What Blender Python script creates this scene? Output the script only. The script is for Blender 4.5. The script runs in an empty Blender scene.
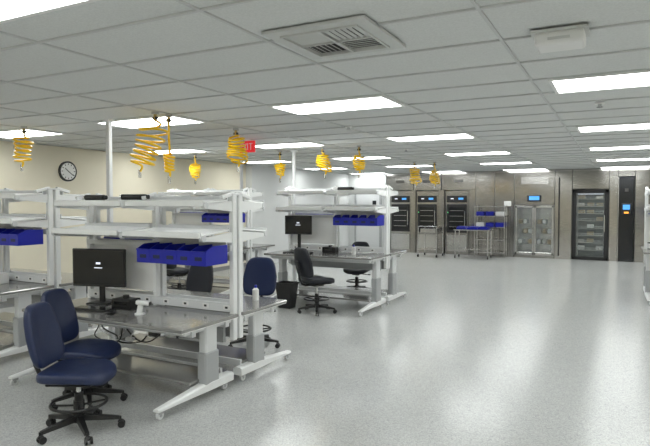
import bpy, bmesh, math, random
from mathutils import Vector, Matrix, Euler
random.seed(4)
S=bpy.context.scene
CH=2.75

# ---------------------------------------------------------------- materials
def mat(name,col,rough=.5,metal=0,noise=None,emit=None,es=0,bump=None,spec=None):
    m=bpy.data.materials.new(name); m.use_nodes=True
    nt=m.node_tree; b=nt.nodes['Principled BSDF']
    b.inputs['Base Color'].default_value=(*col,1); b.inputs['Roughness'].default_value=rough
    b.inputs['Metallic'].default_value=metal
    if spec is not None: b.inputs['Specular IOR Level'].default_value=spec
    if emit: b.inputs['Emission Color'].default_value=(*emit,1); b.inputs['Emission Strength'].default_value=es
    tc=nt.nodes.new('ShaderNodeTexCoord')
    if noise:
        sc,amt,stretch=noise
        mp=nt.nodes.new('ShaderNodeMapping'); mp.inputs['Scale'].default_value=stretch
        nt.links.new(tc.outputs['Object'],mp.inputs['Vector'])
        n=nt.nodes.new('ShaderNodeTexNoise'); n.inputs['Scale'].default_value=sc; n.inputs['Detail'].default_value=4
        nt.links.new(mp.outputs[0],n.inputs['Vector'])
        r=nt.nodes.new('ShaderNodeValToRGB')
        r.color_ramp.elements[0].position=.35; r.color_ramp.elements[1].position=.65
        r.color_ramp.elements[0].color=(*[max(0,c*(1-amt)) for c in col],1)
        r.color_ramp.elements[1].color=(*[min(1,c*(1+amt)) for c in col],1)
        nt.links.new(n.outputs['Fac'],r.inputs[0]); nt.links.new(r.outputs[0],b.inputs['Base Color'])
    if bump:
        n2=nt.nodes.new('ShaderNodeTexNoise'); n2.inputs['Scale'].default_value=bump[0]
        nt.links.new(tc.outputs['Object'],n2.inputs['Vector'])
        bp=nt.nodes.new('ShaderNodeBump'); bp.inputs['Strength'].default_value=bump[1]; bp.inputs['Distance'].default_value=.01
        nt.links.new(n2.outputs['Fac'],bp.inputs['Height']); nt.links.new(bp.outputs[0],b.inputs['Normal'])
    return m
M={}
M['white']=mat('white_powdercoat',(.80,.81,.81),.30)
M['frame']=mat('frame_grey_white',(.68,.69,.70),.4)
M['leg']=mat('leg_grey',(.38,.39,.40),.4)
M['top']=mat('worktop_grey',(.30,.295,.285),.13,.35,noise=(60,.06,(1,1,1)))
M['blue']=mat('blue_plastic',(.006,.013,.36),.35)
M['navy']=mat('navy_vinyl',(.007,.016,.062),.42,bump=(60,.15))
M['blackfab']=mat('black_vinyl',(.010,.012,.019),.5,bump=(60,.15))
M['black']=mat('black_plastic',(.012,.012,.013),.4)
M['blackgl']=mat('black_glass',(.01,.011,.013),.12)
M['chrome']=mat('chrome',(.6,.6,.6),.2,1)
M['ss']=mat('brushed_stainless',(.40,.385,.365),.15,1.0,noise=(5,.16,(1,1,14)),bump=(1.2,.25))
M['ssl']=mat('stainless_light',(.60,.59,.58),.2,.95,noise=(5,.08,(12,1,1)))
M['ssd']=mat('stainless_dark',(.15,.145,.14),.35,.9)
M['yellow']=mat('yellow_hose',(1.0,.64,.004),.35)
M['brass']=mat('brass',(.5,.35,.12),.3,1)
M['scr']=mat('blue_screen',(.02,.1,.3),.3,emit=(.1,.4,.9),es=1.2)
M['scrw']=mat('screen_text',(.5,.5,.5),.3,emit=(.8,.85,1),es=1)
M['orange']=mat('amber_light',(.8,.3,.02),.3,emit=(1,.4,.05),es=1.2)
M['green']=mat('green_led',(.1,.6,.2),.3,emit=(.2,1,.3),es=.8)
M['red']=mat('exit_red',(.6,.02,.02),.4,emit=(.9,.03,.04),es=.5)
M['paper']=mat('white_matte',(.79,.79,.78),.6)
M['tile']=mat('ceiling_tile',(.67,.685,.68),.9,noise=(90,.05,(1,1,1)),bump=(120,.2))
M['tbar']=mat('ceiling_tbar',(.56,.57,.57),.6)
M['lamp']=mat('led_diffuser',(.9,.9,.9),.5,emit=(.965,1,.98),es=10.8)
M['ventdk']=mat('vent_dark',(.05,.05,.05),.7)
M['ventw']=mat('vent_metal',(.58,.59,.58),.5)
M['cream']=mat('wall_cream_paint',(.75,.70,.57),.7,noise=(2,.02,(1,1,1)))
M['wwhite']=mat('wall_white_paint',(.66,.67,.67),.7,noise=(2,.02,(1,1,1)))
M['base']=mat('baseboard_vinyl',(.25,.25,.25),.5)
M['cart']=mat('cardboard_tan',(.4,.3,.18),.8)
g=bpy.data.materials.new('door_glass'); g.use_nodes=True; gb=g.node_tree.nodes['Principled BSDF']
gb.inputs['Base Color'].default_value=(.4,.46,.45,1); gb.inputs['Roughness'].default_value=.05
gb.inputs['Alpha'].default_value=.12; M['glass']=g

# speckled epoxy floor
fm=bpy.data.materials.new('speckled_epoxy_floor'); fm.use_nodes=True; nt=fm.node_tree; b=nt.nodes['Principled BSDF']
tc=nt.nodes.new('ShaderNodeTexCoord')
v=nt.nodes.new('ShaderNodeTexVoronoi'); v.inputs['Scale'].default_value=120
nt.links.new(tc.outputs['Object'],v.inputs['Vector'])
bw=nt.nodes.new('ShaderNodeRGBToBW'); nt.links.new(v.outputs['Color'],bw.inputs[0])
r=nt.nodes.new('ShaderNodeValToRGB'); r.color_ramp.interpolation='LINEAR'
e=r.color_ramp.elements; e[0].position=.15; e[0].color=(.38,.387,.385,1); e[1].position=.85; e[1].color=(.575,.58,.57,1)
x=e.new(.35); x.color=(.47,.477,.47,1); x=e.new(.6); x.color=(.505,.51,.50,1)
nt.links.new(bw.outputs[0],r.inputs[0])
n=nt.nodes.new('ShaderNodeTexNoise'); n.inputs['Scale'].default_value=.6; nt.links.new(tc.outputs['Object'],n.inputs['Vector'])
r2=nt.nodes.new('ShaderNodeValToRGB'); r2.color_ramp.elements[0].color=(.92,.92,.92,1); r2.color_ramp.elements[1].color=(1,1,1,1)
nt.links.new(n.outputs['Fac'],r2.inputs[0])
mx=nt.nodes.new('ShaderNodeMix'); mx.data_type='RGBA'; mx.blend_type='MULTIPLY'; mx.inputs[0].default_value=1
nt.links.new(r.outputs[0],mx.inputs[6]); nt.links.new(r2.outputs[0],mx.inputs[7]); nt.links.new(mx.outputs[2],b.inputs['Base Color'])
b.inputs['Roughness'].default_value=.21
n3=nt.nodes.new('ShaderNodeTexNoise'); n3.inputs['Scale'].default_value=22; nt.links.new(tc.outputs['Object'],n3.inputs['Vector'])
bp=nt.nodes.new('ShaderNodeBump'); bp.inputs['Strength'].default_value=.07; bp.inputs['Distance'].default_value=.01
nt.links.new(n3.outputs['Fac'],bp.inputs['Height']); nt.links.new(bp.outputs[0],b.inputs['Normal'])
M['floor']=fm

# ---------------------------------------------------------------- mesh builder
class MB:
    def __init__(s): s.V=[];s.F=[];s.I=[];s.S=[];s.mats=[]
    def mi(s,m):
        m=M[m]
        if m not in s.mats: s.mats.append(m)
        return s.mats.index(m)
    def raw(s,vs,fs,m,smooth=False):
        o=len(s.V); s.V+= [tuple(v) for v in vs]; k=s.mi(m)
        for f in fs: s.F.append([o+i for i in f]); s.I.append(k); s.S.append(smooth)
    def box(s,c,d,m,rot=None,bev=0.0,seg=1):
        bm=bmesh.new(); bmesh.ops.create_cube(bm,size=1)
        for v in bm.verts: v.co=Vector((v.co.x*d[0],v.co.y*d[1],v.co.z*d[2]))
        if bev>0: bmesh.ops.bevel(bm,geom=bm.edges[:]+bm.verts[:],offset=min(bev,min(d)*.49),segments=seg,affect='EDGES',profile=.5)
        R=Euler(rot).to_matrix() if rot else Matrix.Identity(3); c=Vector(c)
        bm.verts.index_update()
        s.raw([R@v.co+c for v in bm.verts],[[v.index for v in f.verts] for f in bm.faces],m)
        bm.free()
    def cyl(s,p1,p2,r,m,r2=None,seg=14,cap=True):
        p1=Vector(p1);p2=Vector(p2); r2=r if r2 is None else r2
        q=(p2-p1).to_track_quat('Z','Y').to_matrix()
        vs=[];
        for p,rr in ((p1,r),(p2,r2)):
            for i in range(seg):
                a=2*math.pi*i/seg; vs.append(p+q@Vector((math.cos(a)*rr,math.sin(a)*rr,0)))
        s.raw(vs,[[i,(i+1)%seg,seg+(i+1)%seg,seg+i] for i in range(seg)],m,True)
        if cap: s.raw(vs,[list(range(seg))[::-1],list(range(seg,2*seg))],m,False)
    def tube(s,path,r,m,seg=8,closed=False):
        P=[Vector(p) for p in path]; n=len(P); vs=[]; up=Vector((0,0,1)); prev=None
        for i,p in enumerate(P):
            if closed: t=(P[(i+1)%n]-P[i-1])
            else: t=P[min(i+1,n-1)]-P[max(i-1,0)]
            t.normalize()
            if prev is None:
                a=up if abs(t.z)<.9 else Vector((1,0,0)); u=t.cross(a).normalized()
            else:
                u=(prev-t*prev.dot(t)).normalized()
            prev=u; w=t.cross(u)
            for k in range(seg):
                a=2*math.pi*k/seg; vs.append(p+u*math.cos(a)*r+w*math.sin(a)*r)
        fs=[]
        for i in range(n if closed else n-1):
            j=(i+1)%n
            for k in range(seg):
                l=(k+1)%seg; fs.append([i*seg+k,i*seg+l,j*seg+l,j*seg+k])
        if not closed: fs.append(list(range(seg))[::-1]); fs.append([(n-1)*seg+k for k in range(seg)])
        s.raw(vs,fs,m,True)
    def sell(s,c,a,m,rot=None,e1=.5,e2=.5,fn=None,nu=28,nv=14):
        R=Euler(rot).to_matrix() if rot else Matrix.Identity(3); c=Vector(c)
        sg=lambda t,e:math.copysign(abs(t)**e,t)
        vs=[]
        for j in range(nv+1):
            ph=-math.pi/2+math.pi*j/nv
            for i in range(nu):
                th=2*math.pi*i/nu
                p=Vector((a[0]*sg(math.cos(ph),e1)*sg(math.cos(th),e2),a[1]*sg(math.cos(ph),e1)*sg(math.sin(th),e2),a[2]*sg(math.sin(ph),e1)))
                if fn: p=fn(p)
                vs.append(R@p+c)
        fs=[]
        for j in range(nv):
            for i in range(nu):
                k=(i+1)%nu; fs.append([j*nu+i,j*nu+k,(j+1)*nu+k,(j+1)*nu+i])
        s.raw(vs,fs,m,True)
    def mesh(s,name):
        me=bpy.data.meshes.new(name); me.from_pydata(s.V,[],s.F)
        for m in s.mats: me.materials.append(m)
        me.polygons.foreach_set('material_index',s.I); me.polygons.foreach_set('use_smooth',s.S)
        me.update(); return me
def put(name,me,loc=(0,0,0),rz=0,sc=None):
    if isinstance(me,MB): me=me.mesh(name)
    o=bpy.data.objects.new(name,me); o.location=loc; o.rotation_euler=(0,0,rz)
    if sc: o.scale=sc
    S.collection.objects.link(o); return o

# ---------------------------------------------------------------- room
X0,X1,Y0,Y1=-9.0,6.0,-3.0,19.8
YF=18.7   # stainless facade plane
YJ=12.6
m=MB(); m.box(((X0+X1)/2,(Y0+Y1)/2,-.05),(X1-X0+.4,Y1-Y0+.4,.1),'floor'); put('floor',m)
m=MB(); m.box(((X0+X1)/2,(Y0+Y1)/2,CH+.06),(X1-X0+.4,Y1-Y0+.4,.1),'tile'); put('ceiling',m)
m=MB(); m.box((X0-.1,(Y0+YJ)/2,CH/2),(.2,YJ-Y0,CH),'cream'); m.box((X0+.0,(YJ+Y1)/2,CH/2),(.4,Y1-YJ,CH),'wwhite'); put('wall_left',m)
m=MB(); m.box((X1+.1,(Y0+Y1)/2,CH/2),(.2,Y1-Y0,CH),'cream'); put('wall_right',m)
m=MB(); m.box(((X0+X1)/2,Y1+.1,CH/2),(X1-X0,.2,CH),'wwhite'); put('wall_back',m)
m=MB(); m.box((-8.08,YF+.5,CH/2),(1.45,1.0,CH),'wwhite'); put('wall_back_corner',m)
m=MB(); m.box((4.5,YF+.5,CH/2),(3.0,1.0,CH),'wwhite'); put('wall_back_side',m)
m=MB(); m.box(((X0+X1)/2,Y0-.1,CH/2),(X1-X0,.2,CH),'cream'); put('wall_front',m)
m=MB(); m.box((X0+.006,(Y0+YJ)/2,.05),(.012,YJ-Y0,.1),'base'); put('baseboard_left',m)

# ceiling grid
TL,TS=1.3,.65; CX=-2.62; CY=5.28
m=MB()
xs=[CX+TL/2+TL*k for k in range(-7,9) if X0<CX+TL/2+TL*k<X1]
ys=[CY+TS/2+TS*k for k in range(-14,25) if Y0<CY+TS/2+TS*k<Y1]
for x in xs: m.box((x,(Y0+Y1)/2,CH+.005),(.02,Y1-Y0,.012),'tbar')
for y in ys: m.box(((X0+X1)/2,y,CH+.004),(X1-X0,.02,.012),'tbar')
put('trim_ceiling_grid',m)
m=MB(); m.box((0,0,.0),(1.22,.575,.012),'lamp')
for sx in (-1,1): m.box((sx*.625,0,-.002),(.03,.64,.02),'paper')
for sy in (-1,1): m.box((0,sy*.303,-.002),(1.28,.03,.02),'paper')
lm=m.mesh('ceiling_light_panel')
for cx in (CX+2*TL,CX,CX-2*TL,CX-4*TL,CX+4*TL,CX+6*TL-.2):
    for k in range(-2,5):
        y=CY+5*TS*k
        if k==-1: y=1.66
        dx=.12 if cx==CX+2*TL else 0
        if y>Y0+.4 : put('ceiling_light_panel',lm,(cx+dx,y,CH-.002))
# air diffuser : wide frame, dark throat and four louvre quadrants
m=MB(); 
m.box((0,0,.004),(.56,.56,.004),'ventdk')
for sx in (-1,1):
    m.box((sx*.285,0,-.002),(.09,.66,.016),'ventw'); m.box((0,sx*.285,-.002),(.48,.09,.016),'ventw')
    m.box((sx*.245,0,-.014),(.012,.50,.014),'ventw'); m.box((0,sx*.245,-.014),(.48,.012,.014),'ventw')
m.box((0,0,-.008),(.016,.48,.02),'ventw'); m.box((0,0,-.008),(.48,.016,.02),'ventw')
for qx in (-1,1):
    for qy in (-1,1):
        for i in range(6):
            u=.030+i*.037
            if qx*qy>0: m.box((qx*.122,qy*u,-.006),(.23,.017,.004),'ventw',rot=(.5*qy,0,0))
            else: m.box((qx*u,qy*.122,-.006),(.017,.23,.004),'ventw',rot=(0,-.5*qx,0))
put('air_vent_diffuser',m,(-1.56,3.14,CH-.006))
m=MB(); m.box((0,0,-.045),(.27,.20,.08),'paper',bev=.02,seg=2); m.box((0,0,-.004),(.31,.24,.012),'ventw'); m.box((0,-.102,-.05),(.12,.005,.015),'ventw')
put('ceiling_access_point',m,(-.33,3.63,CH-.006))
for i,(x,y) in enumerate([(-.2,6.35),(.45,6.1),(-3.2,6.8),(-3.6,10.2)]):
    m=MB(); m.cyl((0,0,0),(0,0,-.012),.045,'paper'); m.cyl((0,0,-.012),(0,0,-.04),.018,'chrome'); m.cyl((0,0,-.04),(0,0,-.044),.03,'chrome')
    put('sprinkler_head',m,(x,y,CH-.004))

# exit sign
m=MB(); m.box((0,0,0),(.28,.04,.18),'red',bev=.006); m.box((0,0,.1),(.1,.03,.04),'paper')
def stroke(cx,w,pts):
    for (a,bb) in pts:
        p=Vector((cx+a[0]*w,-.024,a[1]*.09-.045)); q=Vector((cx+bb[0]*w,-.024,bb[1]*.09-.045)); d=q-p
        m.box((p+q)/2,(d.length+.01,.006,.011),'paper',rot=(0,-math.atan2(d.z,d.x),0))
stroke(-.11,.036,[((0,0),(0,1)),((0,0),(1,0)),((0,.5),(1,.5)),((0,1),(1,1))])
stroke(-.053,.045,[((0,0),(1,1)),((0,1),(1,0))])
stroke(.018,.01,[((0,0),(0,1))])
stroke(.052,.05,[((.5,0),(.5,1)),((0,1),(1,1))])
put('exit_sign',m,(-5.22,7.36,CH-.13))
# wall clock
m=MB(); m.cyl((0,0,0),(.035,0,0),.185,'black',seg=40); m.cyl((.03,0,0),(.038,0,0),.155,'paper',seg=40)
for i in range(12):
    a=i*math.pi/6; m.box((.039,math.sin(a)*.13,math.cos(a)*.13),(.003,.012,.03),'black',rot=(-a,0,0))
for a,l in ((-.9,.09),(2.2,.13)):
    m.box((.042,math.sin(a)*l/2,math.cos(a)*l/2),(.003,.014,l),'black',rot=(-a,0,0))
put('wall_clock',m,(X0,7.02,2.31))

# ---------------------------------------------------------------- workbench
def castor(m,x,y,r=.035):
    m.cyl((x-.012,y,r),(x+.012,y,r),r,'frame',seg=14); m.cyl((x-.014,y,r),(x+.014,y,r),r*.4,'leg')
    m.box((x,y,r*1.7),(.045,.05,.02),'leg'); m.cyl((x,y,r*1.7),(x,y,r*2.3),.012,'leg')
def bench(L,H,bins=1,backpanel=True):
    """back-to-back double workbench, centred at x=0,y=0; length L along x, top height H"""
    m=MB(); h=L/2
    for s in (-1,1):
        m.box((0,s*.42,H-.015),(L,.76,.03),'top',bev=.006)
        m.box((0,s*.42,H-.033),(L-.01,.74,.008),'white')
        m.box((0,s*.15,H-.07),(L-.1,.05,.07),'frame'); m.box((0,s*.6,H-.07),(L-.1,.05,.07),'frame')
        for e in (-1,1):
            x=e*(h-.10)
            m.box((x,s*.37,H-.06),(.07,.66,.045),'frame',bev=.008)
            m.box((x,s*.36,.12+(H-.2)*.3),(.10,.19,(H-.2)*.6+.0),'leg',bev=.012)
            m.box((x,s*.36,H*.6),(.08,.16,H*.75),'frame',bev=.01)
            y1,y2=.06,.99
            vs=[]
            for (yy,zt,zb,w) in ((y1,.15,.075,.05),(.36,.155,.075,.055),(.65,.125,.075,.045),(y2,.095,.07,.03)):
                for (dx,zz) in ((-w,zb),(w,zb),(w,zt-.012),(w*.6,zt),(-w*.6,zt),(-w,zt-.012)): vs.append((x+dx,s*yy,zz))
            fs=[]
            for k in range(3):
                for q in range(6): fs.append([k*6+q,k*6+(q+1)%6,(k+1)*6+(q+1)%6,(k+1)*6+q])
            fs.append([0,1,2,3,4,5]); fs.append([18,19,20,21,22,23])
            m.raw(vs,fs,'white'); castor(m,x,s*.95); castor(m,x,s*.14)
        m.box((0,s*.36,.17),(L-.25,.42,.025),'top',bev=.005)
        m.box((0,s*.15,.17),(L-.25,.03,.06),'frame')
        m.box((0,s*.1,H-.2),(L-.25,.03,.14),'leg')
    for x in (-h+.06,0,h-.06):
        for s in (-1,1):
            m.box((x,s*.045,(H-.25+H+1.12)/2),(.05,.06,1.37),'white',bev=.006)
        m.box((x,0,H+1.12),(.05,.17,.02),'frame',bev=.004)
        for s in (-1,1):
            for zz,dep in ((1.03,.44),(.74,.47)):
                vs=[]
                for (yy,zt,zb) in ((.06,zz+.03,zz-.07),(dep,zz-.005,zz-.035)):
                    for dx in (-.012,.012):
                        vs+= [(x+dx,s*yy,H+zb),(x+dx,s*yy,H+zt)]
                m.raw(vs,[[0,1,3,2],[4,6,7,5],[0,4,5,1],[2,3,7,6],[1,5,7,3],[0,2,6,4]],'white')
                m.cyl((x-.02,s*dep,H+zz-.012),(x+.02,s*dep,H+zz-.012),.028,'frame')
        for s in (-1,1): m.box((x,s*.13,H+1.11),(.04,.18,.035),'white',rot=(s*-.25,0,0),bev=.006)
    for s in (-1,1):
        for bay in (-1,1):
            cx=bay*(h/2-.01); w=h-.09
            for zz,y0,y1 in ((1.05,.13,.46),(.77,.10,.50)):
                m.box((cx,s*(y0+y1)/2,H+zz),(w,y1-y0,.018),'white',rot=(s*-.09,0,0),bev=.003)
                m.box((cx,s*y1,H+zz-.012),(w,.018,.055),'white',bev=.004)
                m.box((cx,s*y0,H+zz+.03),(w,.014,.05),'frame')
            m.box((cx,s*.08,H+.62),(w,.02,.05),'frame')
        m.box((0,s*.08,H+.06),(L-.16,.03,.08),'frame')
        for i in range(int(L/.25)):
            m.box((-h+.2+i*.25,s*.097,H+.06),(.07,.006,.04),'paper')
            m.box((-h+.2+i*.25,s*.101,H+.06),(.03,.003,.02),'black')
    if backpanel: m.box((-h/2,0,H+.38),(h-.1,.02,.5),'paper')
    def bin_(cx,cy,cz,w,d,hh,s):
        t=.004
        b0=s*d*.5
        y_b=cy-b0; y_f=cy+b0
        m.box((cx,cy,cz),(w,d,t),'blue')
        m.box((cx,y_b,cz+hh/2),(w,t,hh),'blue')
        for q in (-1,1):
            x=cx+q*w/2
            v=[(x-t,y_b,cz),(x-t,y_f,cz),(x-t,y_f,cz+hh*.75),(x-t,cy+s*d*.2,cz+hh),(x-t,y_b,cz+hh)]
            v+=[(a+2*t,bq,c) for a,bq,c in v]
            m.raw(v,[[0,1,2,3,4],[5,6,7,8,9],[0,1,6,5],[1,2,7,6],[2,3,8,7],[3,4,9,8],[4,0,5,9]],'blue')
        m.box((cx,y_f,cz+hh*.38),(w,t,hh*.75),'blue'); m.box((cx,y_f+s*.006,cz+hh*.72),(w,.012,.012),'blue')
        m.box((cx,y_f+s*.003,cz+hh*.35),(w*.5,.003,hh*.2),'navy')
    if bins:
        n=5; w=(h-.20)/n
        for s in (-1,1):
            for i in range(n):
                bin_(.14+w*(i+.5) if s<0 else -.14-w*(i+.5),s*.28,H+.485,w-.006,.30,.17,s)
            sgn=1 if s<0 else -1
            m.box((sgn*(h/2),s*.14,H+.62),(h-.12,.012,.2),'frame')
    return m
HA=.70; HB=.78; HC=.88
bA=bench(2.05,HA).mesh('double_workbench'); bC=bench(1.98,HC).mesh('double_workbench_raised')
sc=(1,1.03,1)
put('double_workbench',bA,(-4.18,4.34,0),0,sc)
put('double_workbench',bench(2.05,HB),(-6.86,4.40,0),0,sc)
put('double_workbench',bC,(-4.38,8.85,0),0,sc)
put('double_workbench',bC,(-7.24,8.94,0),0,sc)
put('double_workbench',bC,(1.36,12.0,0),0,sc)

# service poles
for (x,y) in ((-5.43,4.82),(-5.52,9.3),(-7.4,10.2)):
    m=MB(); m.box((0,0,CH/2-.005),(.055,.055,CH-.01),'frame',bev=.005); m.box((0,0,CH-.03),(.1,.1,.03),'white'); m.box((0,0,.01),(.12,.12,.02),'frame')
    m.box((0,-.032,1.0),(.04,.01,.1),'paper'); m.box((0,-.032,1.3),(.04,.01,.1),'paper')
    put('service_pole',m,(x,y,0))

# ---------------------------------------------------------------- chairs
def chair(fab,seat_h=.47,ring=True):
    """drafting chair, faces +x"""
    m=MB()
    def sag(p): 
        return Vector((p.x, p.y*(1-.06*(p.x/.24)), p.z - (.035*max(0,p.x/.24)**3 if p.x>0 else 0) + .012*(abs(p.y)/.25)**2))
    m.sell((0.0,0,seat_h-.0),(.25,.25,.045),fab,e1=.45,e2=.55,fn=sag)
    m.box((0,0,seat_h-.05),(.34,.36,.02),'black',bev=.008)
    m.box((0,0,seat_h-.075),(.2,.15,.045),'black',bev=.012)
    def curve(p):
        w=1-.20*(p.z/.22) if p.z>0 else 1+.02*p.z/.22
        y=p.y*w
        return Vector((p.x+.9*y*y+.02*(p.z/.24)**2-.20*(p.z),y,p.z))
    m.sell((-.30,0,seat_h+.29),(.038,.215,.235),fab,e1=.45,e2=.5,fn=curve,nu=32,nv=20)
    m.tube([(-.05,0,seat_h-.07),(-.22,0,seat_h-.07),(-.29,0,seat_h-.04),(-.33,0,seat_h+.05),(-.375,0,seat_h+.3)],.018,'black')
    m.box((-.36,0,seat_h+.22),(.02,.07,.2),'black',bev=.006,rot=(0,-.18,0))
    m.cyl((0,0,seat_h-.075),(.02,.24,seat_h-.085),.007,'black'); m.sell((.02,.25,seat_h-.085),(.015,.03,.012),'black',e1=1,e2=1,nu=10,nv=6)
    m.cyl((0,0,.10),(0,0,.30),.032,'black'); m.cyl((0,0,.28),(0,0,seat_h-.07),.018,'chrome')
    if ring:
        R=.20; z=.22
        m.tube([(R*math.cos(a*math.pi/16),R*math.sin(a*math.pi/16),z) for a in range(32)],.011,'black',closed=True)
        for a in range(4):
            t=a*math.pi/2+.4; m.cyl((.02*math.cos(t),.02*math.sin(t),z-.02),(R*math.cos(t),R*math.sin(t),z),.008,'black')
        m.cyl((0,0,z-.05),(0,0,z+.02),.04,'black')
    m.cyl((0,0,.075),(0,0,.14),.045,'black')
    for k in range(5):
        a=k*2*math.pi/5+.3; c,s=math.cos(a),math.sin(a)
        p0=Vector((.03*c,.03*s,.115)); p1=Vector((.29*c,.29*s,.08)); n=Vector((-s,c,0))
        vs=[p0-n*.028+Vector((0,0,-.03)),p0+n*.028+Vector((0,0,-.03)),p0+n*.022+Vector((0,0,.015)),p0-n*.022+Vector((0,0,.015)),
            p1-n*.018+Vector((0,0,-.015)),p1+n*.018+Vector((0,0,-.015)),p1+n*.014+Vector((0,0,.008)),p1-n*.014+Vector((0,0,.008))]
        m.raw(vs,[[3,2,1,0],[4,5,6,7],[0,1,5,4],[1,2,6,5],[2,3,7,6],[3,0,4,7]],'black')
        q=Vector((.295*c,.295*s,0)); m.cyl(q+Vector((0,0,.05)),q+Vector((0,0,.085)),.01,'black')
        d=Vector((-s,c,0))
        for e in (-1,1): m.cyl(q+d*(e*.012)+Vector((.01,0,.027)),q+d*(e*.026)+Vector((.01,0,.027)),.027,'black')
        m.sell(q+Vector((.005,0,.045)),(.024,.024,.018),'black',e1=1,e2=1,nu=12,nv=6)
    return m
cn=chair('navy',.455).mesh('office_chair_navy'); ch=chair('navy',.53).mesh('office_chair_navy_high')
cb=chair('blackfab',.52).mesh('office_chair_black'); cl=chair('blackfab',.44).mesh('office_chair_low')
R=math.radians
put('office_chair',cn,(-3.64,2.91,0),R(26))
put('office_chair',cn,(-4.11,3.38,0),R(18))
put('office_chair',ch,(-3.90,5.62,0),R(-72))
put('office_chair',cb,(-4.24,7.84,0),R(65))
put('office_chair',cl,(-4.5,9.95,0),R(-80))
put('office_chair',cl,(-4.95,5.62,0),R(-90))
put('office_chair',cb,(-6.9,5.75,0),R(-90))
put('office_chair',cb,(-7.0,7.75,0),R(80))

# ---------------------------------------------------------------- desk items
def monitor(w=.60,hh=.39,lift=.18):
    m=MB()
    m.box((0,.0,lift+hh/2),(w,.03,hh),'black',bev=.006); m.box((0,.03,lift+hh/2),(w*.6,.04,hh*.6),'black',bev=.015)
    m.box((0,-.0165,lift+hh/2+.005),(w-.03,.003,hh-.04),'blackgl')
    m.box((0,-.019,lift+hh*.62),(.05,.002,.02),'scrw'); m.box((0,-.019,lift+hh*.5),(.09,.002,.008),'scrw')
    m.box((0,.05,(lift+.15)/2),(.06,.025,lift+.15),'black',bev=.005)
    m.box((0,.03,.008),(.24,.19,.016),'black',bev=.006)
    return m
mo=monitor().mesh('computer_monitor')
put('computer_monitor',mo,(-4.74,4.06,HA),R(16))
put('computer_monitor',monitor(.5,.33,.3),(-5.02,8.6,HC),R(10))
def keyboard():
    m=MB(); m.box((0,0,.01),(.42,.14,.018),'black',bev=.005)
    for i in range(14):
        for j in range(5): m.box((-.19+i*.029,-.05+j*.025,.021),(.024,.02,.006),'blackgl')
    return m
kb=keyboard().mesh('keyboard')
put('keyboard',kb,(-4.52,3.80,HA),R(8)); put('keyboard',kb,(-4.9,8.3,HC),R(8))
def mouse(loc):
    m=MB(); m.sell((0,0,.017),(.032,.055,.018),'black',e1=.8,e2=.8,nu=16,nv=8); put('computer_mouse',m,loc,R(10))
mouse((-4.22,3.74,HA)); mouse((-4.58,8.28,HC))
m=MB(); m.box((0,0,.05),(.05,.035,.1),'white',rot=(0,.2,0),bev=.01); m.box((.03,0,.11),(.13,.06,.045),'white',rot=(0,.1,0),bev=.014,seg=2)
m.box((.097,0,.103),(.008,.05,.03),'black',rot=(0,.1,0)); m.cyl((0,0,0),(0,0,.012),.05,'white')
put('barcode_scanner',m,(-3.96,3.85,HA),R(25))
def printer(loc):
    m=MB(); m.box((0,0,.05),(.24,.16,.1),'black',bev=.01); m.box((0,-.081,.06),(.16,.003,.03),'blackgl'); m.cyl((0,0,.1),(0,0,.13),.03,'black')
    put('label_printer',m,loc,R(5))
printer((-4.32,4.02,HA)); printer((-4.4,8.62,HC))
m=MB(); m.cyl((-.13,0,.03),(.13,0,.03),.028,'black'); m.cyl((-.15,0,.03),(-.13,0,.03),.02,'chrome'); m.cyl((.13,0,.03),(.16,0,.03),.022,'blackgl')
lt=m.mesh('inspection_lamp_tube')
put('inspection_lamp_tube',lt,(-4.75,4.03,HA+1.065)); put('inspection_lamp_tube',lt,(-4.3,4.12,HA+1.07),.3)
put('inspection_lamp_tube',lt,(-4.1,8.58,HC+1.065))
def bottle(c,h=.16,r=.035,mt='paper'):
    m=MB(); m.cyl((0,0,0),(0,0,h*.7),r,mt); m.cyl((0,0,h*.7),(0,0,h*.82),r,mt,r2=r*.4); m.cyl((0,0,h*.82),(0,0,h),r*.42,'blue'); put('spray_bottle',m,c)
bottle((-3.45,5.0,HA)); bottle((-3.9,8.5,HC)); bottle((-6.6,8.4,HC),.2)
m=MB(); m.box((0,0,.06),(.3,.22,.12),'paper',bev=.004); m.box((0,0,.122),(.2,.05,.003),'black'); wbx=m.mesh('wipes_box'); put('wipes_box',wbx,(-6.5,8.6,HC)); put('wipes_box',wbx,(-6.6,4.1,HB))
# power cables hanging under the front bench
m=MB()
def cord(p,q,sag,mt,r=.006,curl=0):
    P=[]; p=Vector(p);q=Vector(q)
    for i in range(61):
        t=i/60; w=p.lerp(q,t); w.z-=sag*4*t*(1-t); w.x+=curl*math.sin(t*26); w.y+=curl*math.cos(t*21); P.append(w)
    m.tube(P,r,mt,seg=6)
cord((-.45,.2,.66),(.35,.1,.62),.26,'black',.008); cord((-.2,.1,.66),(.5,.2,.6),.18,'paper',.007,.03); cord((-.5,0,.64),(.1,.15,.5),.2,'blackgl',.008,.02)
cord((-.35,-.12,.66),(-.2,.15,.62),.24,'paper',.006,.02); m.box((.12,.15,.47),(.12,.06,.05),'black',bev=.01); m.box((-.1,.05,.42),(.09,.05,.035),'paper',bev=.008)
cord((-.3,-.2,.66),(.0,-.1,.66),.3,'black',.006,.03)
cord((.12,.15,.47),(.2,.25,.64),-.0,'black'); cord((-.1,.05,.43),(-.1,.25,.64),0,'paper')
put('power_cables',m,(-4.1,3.90,0))
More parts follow.
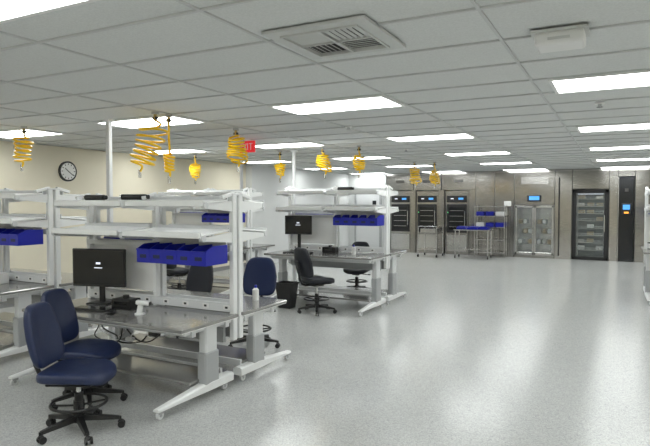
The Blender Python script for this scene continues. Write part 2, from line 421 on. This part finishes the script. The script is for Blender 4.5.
# waste bin
m=MB()
vs=[(-.11,-.09,0),(.11,-.09,0),(.11,.09,0),(-.11,.09,0),(-.15,-.13,.42),(.15,-.13,.42),(.15,.13,.42),(-.15,.13,.42),
    (-.14,-.12,.42),(.14,-.12,.42),(.14,.12,.42),(-.14,.12,.42),(-.10,-.08,.02),(.10,-.08,.02),(.10,.08,.02),(-.10,.08,.02)]
m.raw(vs,[[3,2,1,0],[0,1,5,4],[1,2,6,5],[2,3,7,6],[3,0,4,7],[4,5,9,8],[5,6,10,9],[6,7,11,10],[7,4,8,11],[8,9,13,12],[9,10,14,13],[10,11,15,14],[11,8,12,15],[12,13,14,15]],'black')
for s in (-1,1): m.box((0,s*.135,.41),(.32,.015,.025),'black'); m.box((s*.155,0,.41),(.015,.28,.025),'black')
put('waste_bin',m,(-4.88,7.98,0))

# ---------------------------------------------------------------- yellow coiled hoses
def hose(loc,R_=.10,turns=9,pitch=.045,lean=(0,0),drop=.08,tail=.15,seed=0,stretch=1.0):
    m=MB()
    m.cyl((0,0,0),(0,0,-.03),.04,'chrome'); m.cyl((0,0,-.03),(0,0,-.09),.018,'brass'); m.box((0,0,-.07),(.06,.03,.03),'black')
    path=[(0,0,-.08),(0,0,-.08-drop*.5)]
    L=turns*pitch; N=turns*16
    for i in range(N+1):
        t=i/N; a=2*math.pi*turns*t
        rr=R_*min(1,t*8+.2)*min(1,(1-t)*8+.25)*(1+.15*math.sin(a*.13+seed))
        z=-.08-drop-L*(t**(1/stretch))
        wob=.35*rr*math.sin(a+seed)*math.cos(t*3+seed)
        path.append((lean[0]*t+rr*math.cos(a),lean[1]*t+rr*math.sin(a),z+wob))
    e=path[-1]
    path+= [(e[0]*.9+lean[0]*.1,e[1]*.5+lean[1]*.5,e[2]-.03),(lean[0],lean[1],e[2]-.07),(lean[0],lean[1],e[2]-tail)]
    m.tube(path,.013,'yellow',seg=7)
    m.cyl((lean[0],lean[1],e[2]-tail-.08),(lean[0],lean[1],e[2]-tail+.01),.018,'chrome',seg=10)
    put('coiled_air_hose',m,(loc[0],loc[1],CH-.006))
hose((-4.57,4.70),.14,7,.068,(-.16,-.08),.03,.05,1,1.3)
hose((-4.56,4.90),.055,6,.036,(.0,.0),.36,.05,8)
hose((-6.98,4.80),.11,6,.055,(-.06,0),.06,.04,2)
hose((-4.63,6.26),.12,8,.045,(.03,0),.02,.05,3)
hose((-4.86,9.2),.12,7,.046,(.05,0),.03,.05,4)
hose((-4.10,9.15),.09,7,.040,(0,0),.08,.05,5)
hose((-7.85,9.2),.10,7,.042,(0,0),.12,.05,6)
hose((-5.9,9.4),.09,6,.040,(0,0),.16,.05,7)
hose((-4.56,13.55),.13,7,.055,(.03,0),.06,.05,9)
hose((-4.1,13.73),.11,7,.048,(0,0),.12,.05,10)

# ---------------------------------------------------------------- stainless back facade
def panel(x0,x1,z0,z1,mt='ss',y=YF,th=.06,extra=None):
    m=MB(); W=x1-x0
    m.box((0,th/2,(z1-z0)/2),(W-.012,th,z1-z0),mt,bev=.004)
    for e in (-1,1): m.box((e*(W/2-.003),.012,(z1-z0)/2),(.006,.02,z1-z0),'ssd')
    if z1>2.6: m.box((0,-.006,z1-z0-.03),(W-.01,.012,.05),'ssl')
    if extra: extra(m)
    put('stainless_wall_panel',m,((x0+x1)/2,y,z0))
HF=2.74
def label(m): m.box((.1,-.004,1.7),(.22,.008,.16),'paper')
def bz(m): m.box((0,-.004,.76),(.8,.008,.22),'ssl')
panel(-4.2,-3.6,0,HF); panel(-3.6,-2.98,0,HF,extra=label); panel(-2.98,-1.79,1.66,HF,extra=bz); panel(-2.98,-1.79,0,.08); panel(-1.79,-1.30,0,HF)
panel(-1.30,-.29,2.14,HF); panel(-.29,-.06,0,HF); panel(.38,.75,0,HF); panel(.75,3.0,0,HF); panel(-.06,.38,2.5,HF)
m=MB(); m.box((0,-.03,1.3),(.035,.06,2.4),'black',bev=.006); put('door_actuator_strip',m,(-1.66,YF-.005,0))
for i,x in enumerate((-6.81,-5.85,-4.83)):
    panel(x-.5,x+.5 if i<2 else -4.2,2.15,HF,extra=lambda m:m.box((0,-.004,.3),(.3,.008,.1),'ssd'))
for a,b_ in ((-7.35,-7.2),(-6.42,-6.24),(-5.46,-5.24),(-4.42,-4.2)): panel(a,b_,0,2.15)
def washer(w):
    m=MB()
    m.box((0,.25,1.07),(w,.5,2.12),'ss',bev=.004)
    m.box((0,-.02,1.2),(w*.86,.04,.95),'black',bev=.01)
    m.box((0,-.042,1.2),(w*.68,.006,.75),'blackgl')
    for i in range(4): m.box((0,-.047,.92+i*.18),(w*.6,.004,.012),'ssl')
    m.box((0,-.015,1.85),(w*.86,.03,.22),'black',bev=.006); m.box((w*.18,-.033,1.86),(.16,.004,.06),'scr'); m.box((-w*.2,-.033,1.86),(.1,.004,.03),'scrw')
    m.box((0,-.01,.38),(w*.88,.02,.55),'ssl',bev=.005); m.box((0,-.025,.62),(w*.6,.02,.02),'chrome')
    m.box((w*.36,-.05,1.2),(.025,.04,.5),'chrome',bev=.006); m.box((-w*.38,-.042,1.4),(.03,.004,.03),'green')
    m.box((0,.02,.05),(w*.95,.03,.1),'ssd')
    return m
ww=washer(.77).mesh('instrument_washer')
for x in (-6.81,-5.85,-4.83): put('instrument_washer',ww,(x,YF+.06,0))
# glass double-door cabinet
m=MB(); W=1.17; 
m.box((0,.55,.84),(W,.02,1.55),'ssl')
for s in (-1,1): m.box((s*(W/2-.01),.28,.85),(.02,.54,1.58),'ssl')
m.box((0,.28,1.635),(W,.54,.02),'ssl'); m.box((0,.28,.10),(W,.54,.03),'ssl')
for z in (.42,.75,1.05,1.35): m.box((0,.3,z),(W-.05,.46,.012),'ssl')
for s in (-1,1):
    cx=s*.285
    for q in (-1,1): m.box((cx+q*.255,.0,.86),(.055,.04,1.54),'ssl',bev=.005)
    m.box((cx,0,1.60),(.56,.04,.06),'ssl',bev=.005); m.box((cx,0,.13),(.56,.04,.08),'ssl',bev=.005)
    m.box((cx,0,.86),(.46,.008,1.44),'glass'); m.cyl((s*.035,-.05,.7),(s*.035,-.05,1.15),.012,'chrome')
    for i,z in enumerate((.43,.76,1.06)):
        for k in range(3): m.box((cx-.15+k*.15,.3,z+.07),(.1,.3,.12),('paper','ssl','cart')[(i+k)%3],bev=.004)
put('glass_door_drying_cabinet',m,(-2.385,YF+.01,0))
m=MB(); m.box((0,0,0),(.42,.02,.2),'black',bev=.006); m.box((0,-.012,.01),(.3,.004,.12),'scr'); put('cabinet_control_display',m,(-2.385,YF-.012,1.86))
# big rack chamber (black framed)
m=MB(); 
m.box((0,.85,1.07),(.98,.02,2.1),'ssd')
for s in (-1,1): m.box((s*.48,.43,1.07),(.02,.84,2.1),'ssd'); m.box((s*.44,-.02,1.07),(.1,.07,2.1),'black',bev=.008)
m.box((0,-.02,2.07),(.98,.07,.1),'black',bev=.008); m.box((0,-.02,.06),(.98,.07,.1),'black',bev=.008)
m.box((0,.43,2.11),(.98,.84,.02),'ssd')
m.box((.385,-.07,1.1),(.03,.04,.5),'chrome',bev=.008)
for z in (.3,.52,.74,.96,1.18,1.4,1.62,1.84):
    m.box((0,.35,z),(.76,.5,.015),'ssl')
    for k in range(7): m.cyl((-.36+k*.12,.1,z+.005),(-.36+k*.12,.1,z+.06),.006,'chrome',seg=6)
    m.cyl((-.37,.1,z+.06),(.37,.1,z+.06),.008,'chrome',seg=6)
    for k in range(3):
        if random.random()<.7: m.box((-.25+k*.25,.3,z+.06),(.18,.3,.09),random.choice(['paper','ssd','cart','ssl']),bev=.005)
for s in (-1,1):
    for y in (.1,.6): m.cyl((s*.37,y,.1),(s*.37,y,1.95),.013,'chrome',seg=8)
m.box((0,.05,1.99),(.7,.05,.02),'scrw')   # chamber interior lamp
m.box((0,0,1.07),(.80,.006,1.93),'glass')
put('cart_washer_chamber',m,(-.795,YF+.02,0))
# black control tower
m=MB(); m.box((0,.03,1.24),(.40,.10,2.48),'blackgl',bev=.008)
m.box((0,-.03,1.55),(.26,.02,.34),'black',bev=.01); m.box((0,-.042,1.60),(.18,.004,.14),'scr'); m.box((0,-.042,1.44),(.12,.004,.05),'orange')
m.box((-.21,.02,1.24),(.015,.12,2.48),'ssl'); m.box((0,-.025,2.1),(.1,.02,.1),'ssd')
put('control_tower_panel',m,(.16,YF+.01,0))
m=MB(); m.box((0,0,1.03),(.9,.05,2.06),'frame',bev=.004)
for s in (-1,1): m.box((s*.48,-.005,1.06),(.07,.08,2.13),'leg')
m.box((0,-.005,2.1),(1.03,.08,.07),'leg'); m.box((.25,-.03,1.45),(.14,.01,.7),'blackgl'); m.cyl((.38,-.06,1.0),(.26,-.06,1.0),.011,'chrome')
put('door_1',m,(-8.0,YF-.04,0))

def sstable(w,d,h):
    m=MB(); m.box((0,0,h-.02),(w,d,.035),'ssl',bev=.006); m.box((0,0,.28),(w-.06,d-.06,.02),'ssl')
    for sx in (-1,1):
        for sy in (-1,1):
            x=sx*(w/2-.05);y=sy*(d/2-.05); m.cyl((x,y,.08),(x,y,h-.03),.02,'chrome'); m.cyl((x-.015,y,.04),(x+.015,y,.04),.04,'black'); m.box((x,y,.085),(.04,.04,.02),'ssd')
    return m
m=sstable(1.1,.6,.9); put('stainless_work_table',m,(-4.05,17.75,0))
m=MB()
for i in range(3):
    m.box((-.33+i*.33,0,.0+.03),(.3,.4,.05),'blue',bev=.01); m.box((-.33+i*.33,0,.075),(.26,.36,.03),'blue',bev=.01)
put('stacked_blue_trays',m,(-4.05,17.75,.9))
m=MB()
for z in (.15,.55,.95,1.3,1.6): m.box((0,0,z),(.95,.4,.02),'chrome')
for sx in (-1,1):
    for sy in (-1,1): m.cyl((sx*.46,sy*.18,0),(sx*.46,sy*.18,1.65),.013,'chrome',seg=8)
for z in (.95,1.3):
    for k in range(3): m.box((-.3+k*.3,0,z+.08),(.25,.32,.13),'blue' if (k+int(z))%3 else 'paper',bev=.01)
put('wire_shelving_rack',m,(-3.65,18.4,0))
m=MB()
for sx in (-1,1):
    for sy in (-1,1): m.cyl((sx*.3,sy*.35,.08),(sx*.3,sy*.35,.95),.015,'chrome',seg=8); m.cyl((sx*.3-.015,sy*.35,.045),(sx*.3+.015,sy*.35,.045),.045,'black')
for z in (.25,.75): m.box((0,0,z),(.62,.74,.02),'ssl')
m.tube([(-.3,-.35,.95),(-.3,-.42,.98),(.3,-.42,.98),(.3,-.35,.95)],.013,'chrome'); m.box((0,0,.83),(.5,.6,.14),'ssl',bev=.01)
put('transfer_cart',m,(-5.4,17.7,0))

# ---------------------------------------------------------------- world & camera
w=bpy.data.worlds.new('world'); S.world=w; w.use_nodes=True; w.node_tree.nodes['Background'].inputs[0].default_value=(.5,.52,.55,1); w.node_tree.nodes['Background'].inputs[1].default_value=.3
cd=bpy.data.cameras.new('camera'); cam=bpy.data.objects.new('camera',cd); S.collection.objects.link(cam)
cam.location=(0,0,1.75); cd.sensor_width=36; cd.lens=31.3; cd.clip_end=100
cam.rotation_euler=(math.radians(90-2.13),0,math.radians(27.57)); S.camera=cam
S.view_settings.view_transform='Standard'; S.view_settings.look='None'; S.view_settings.exposure=0
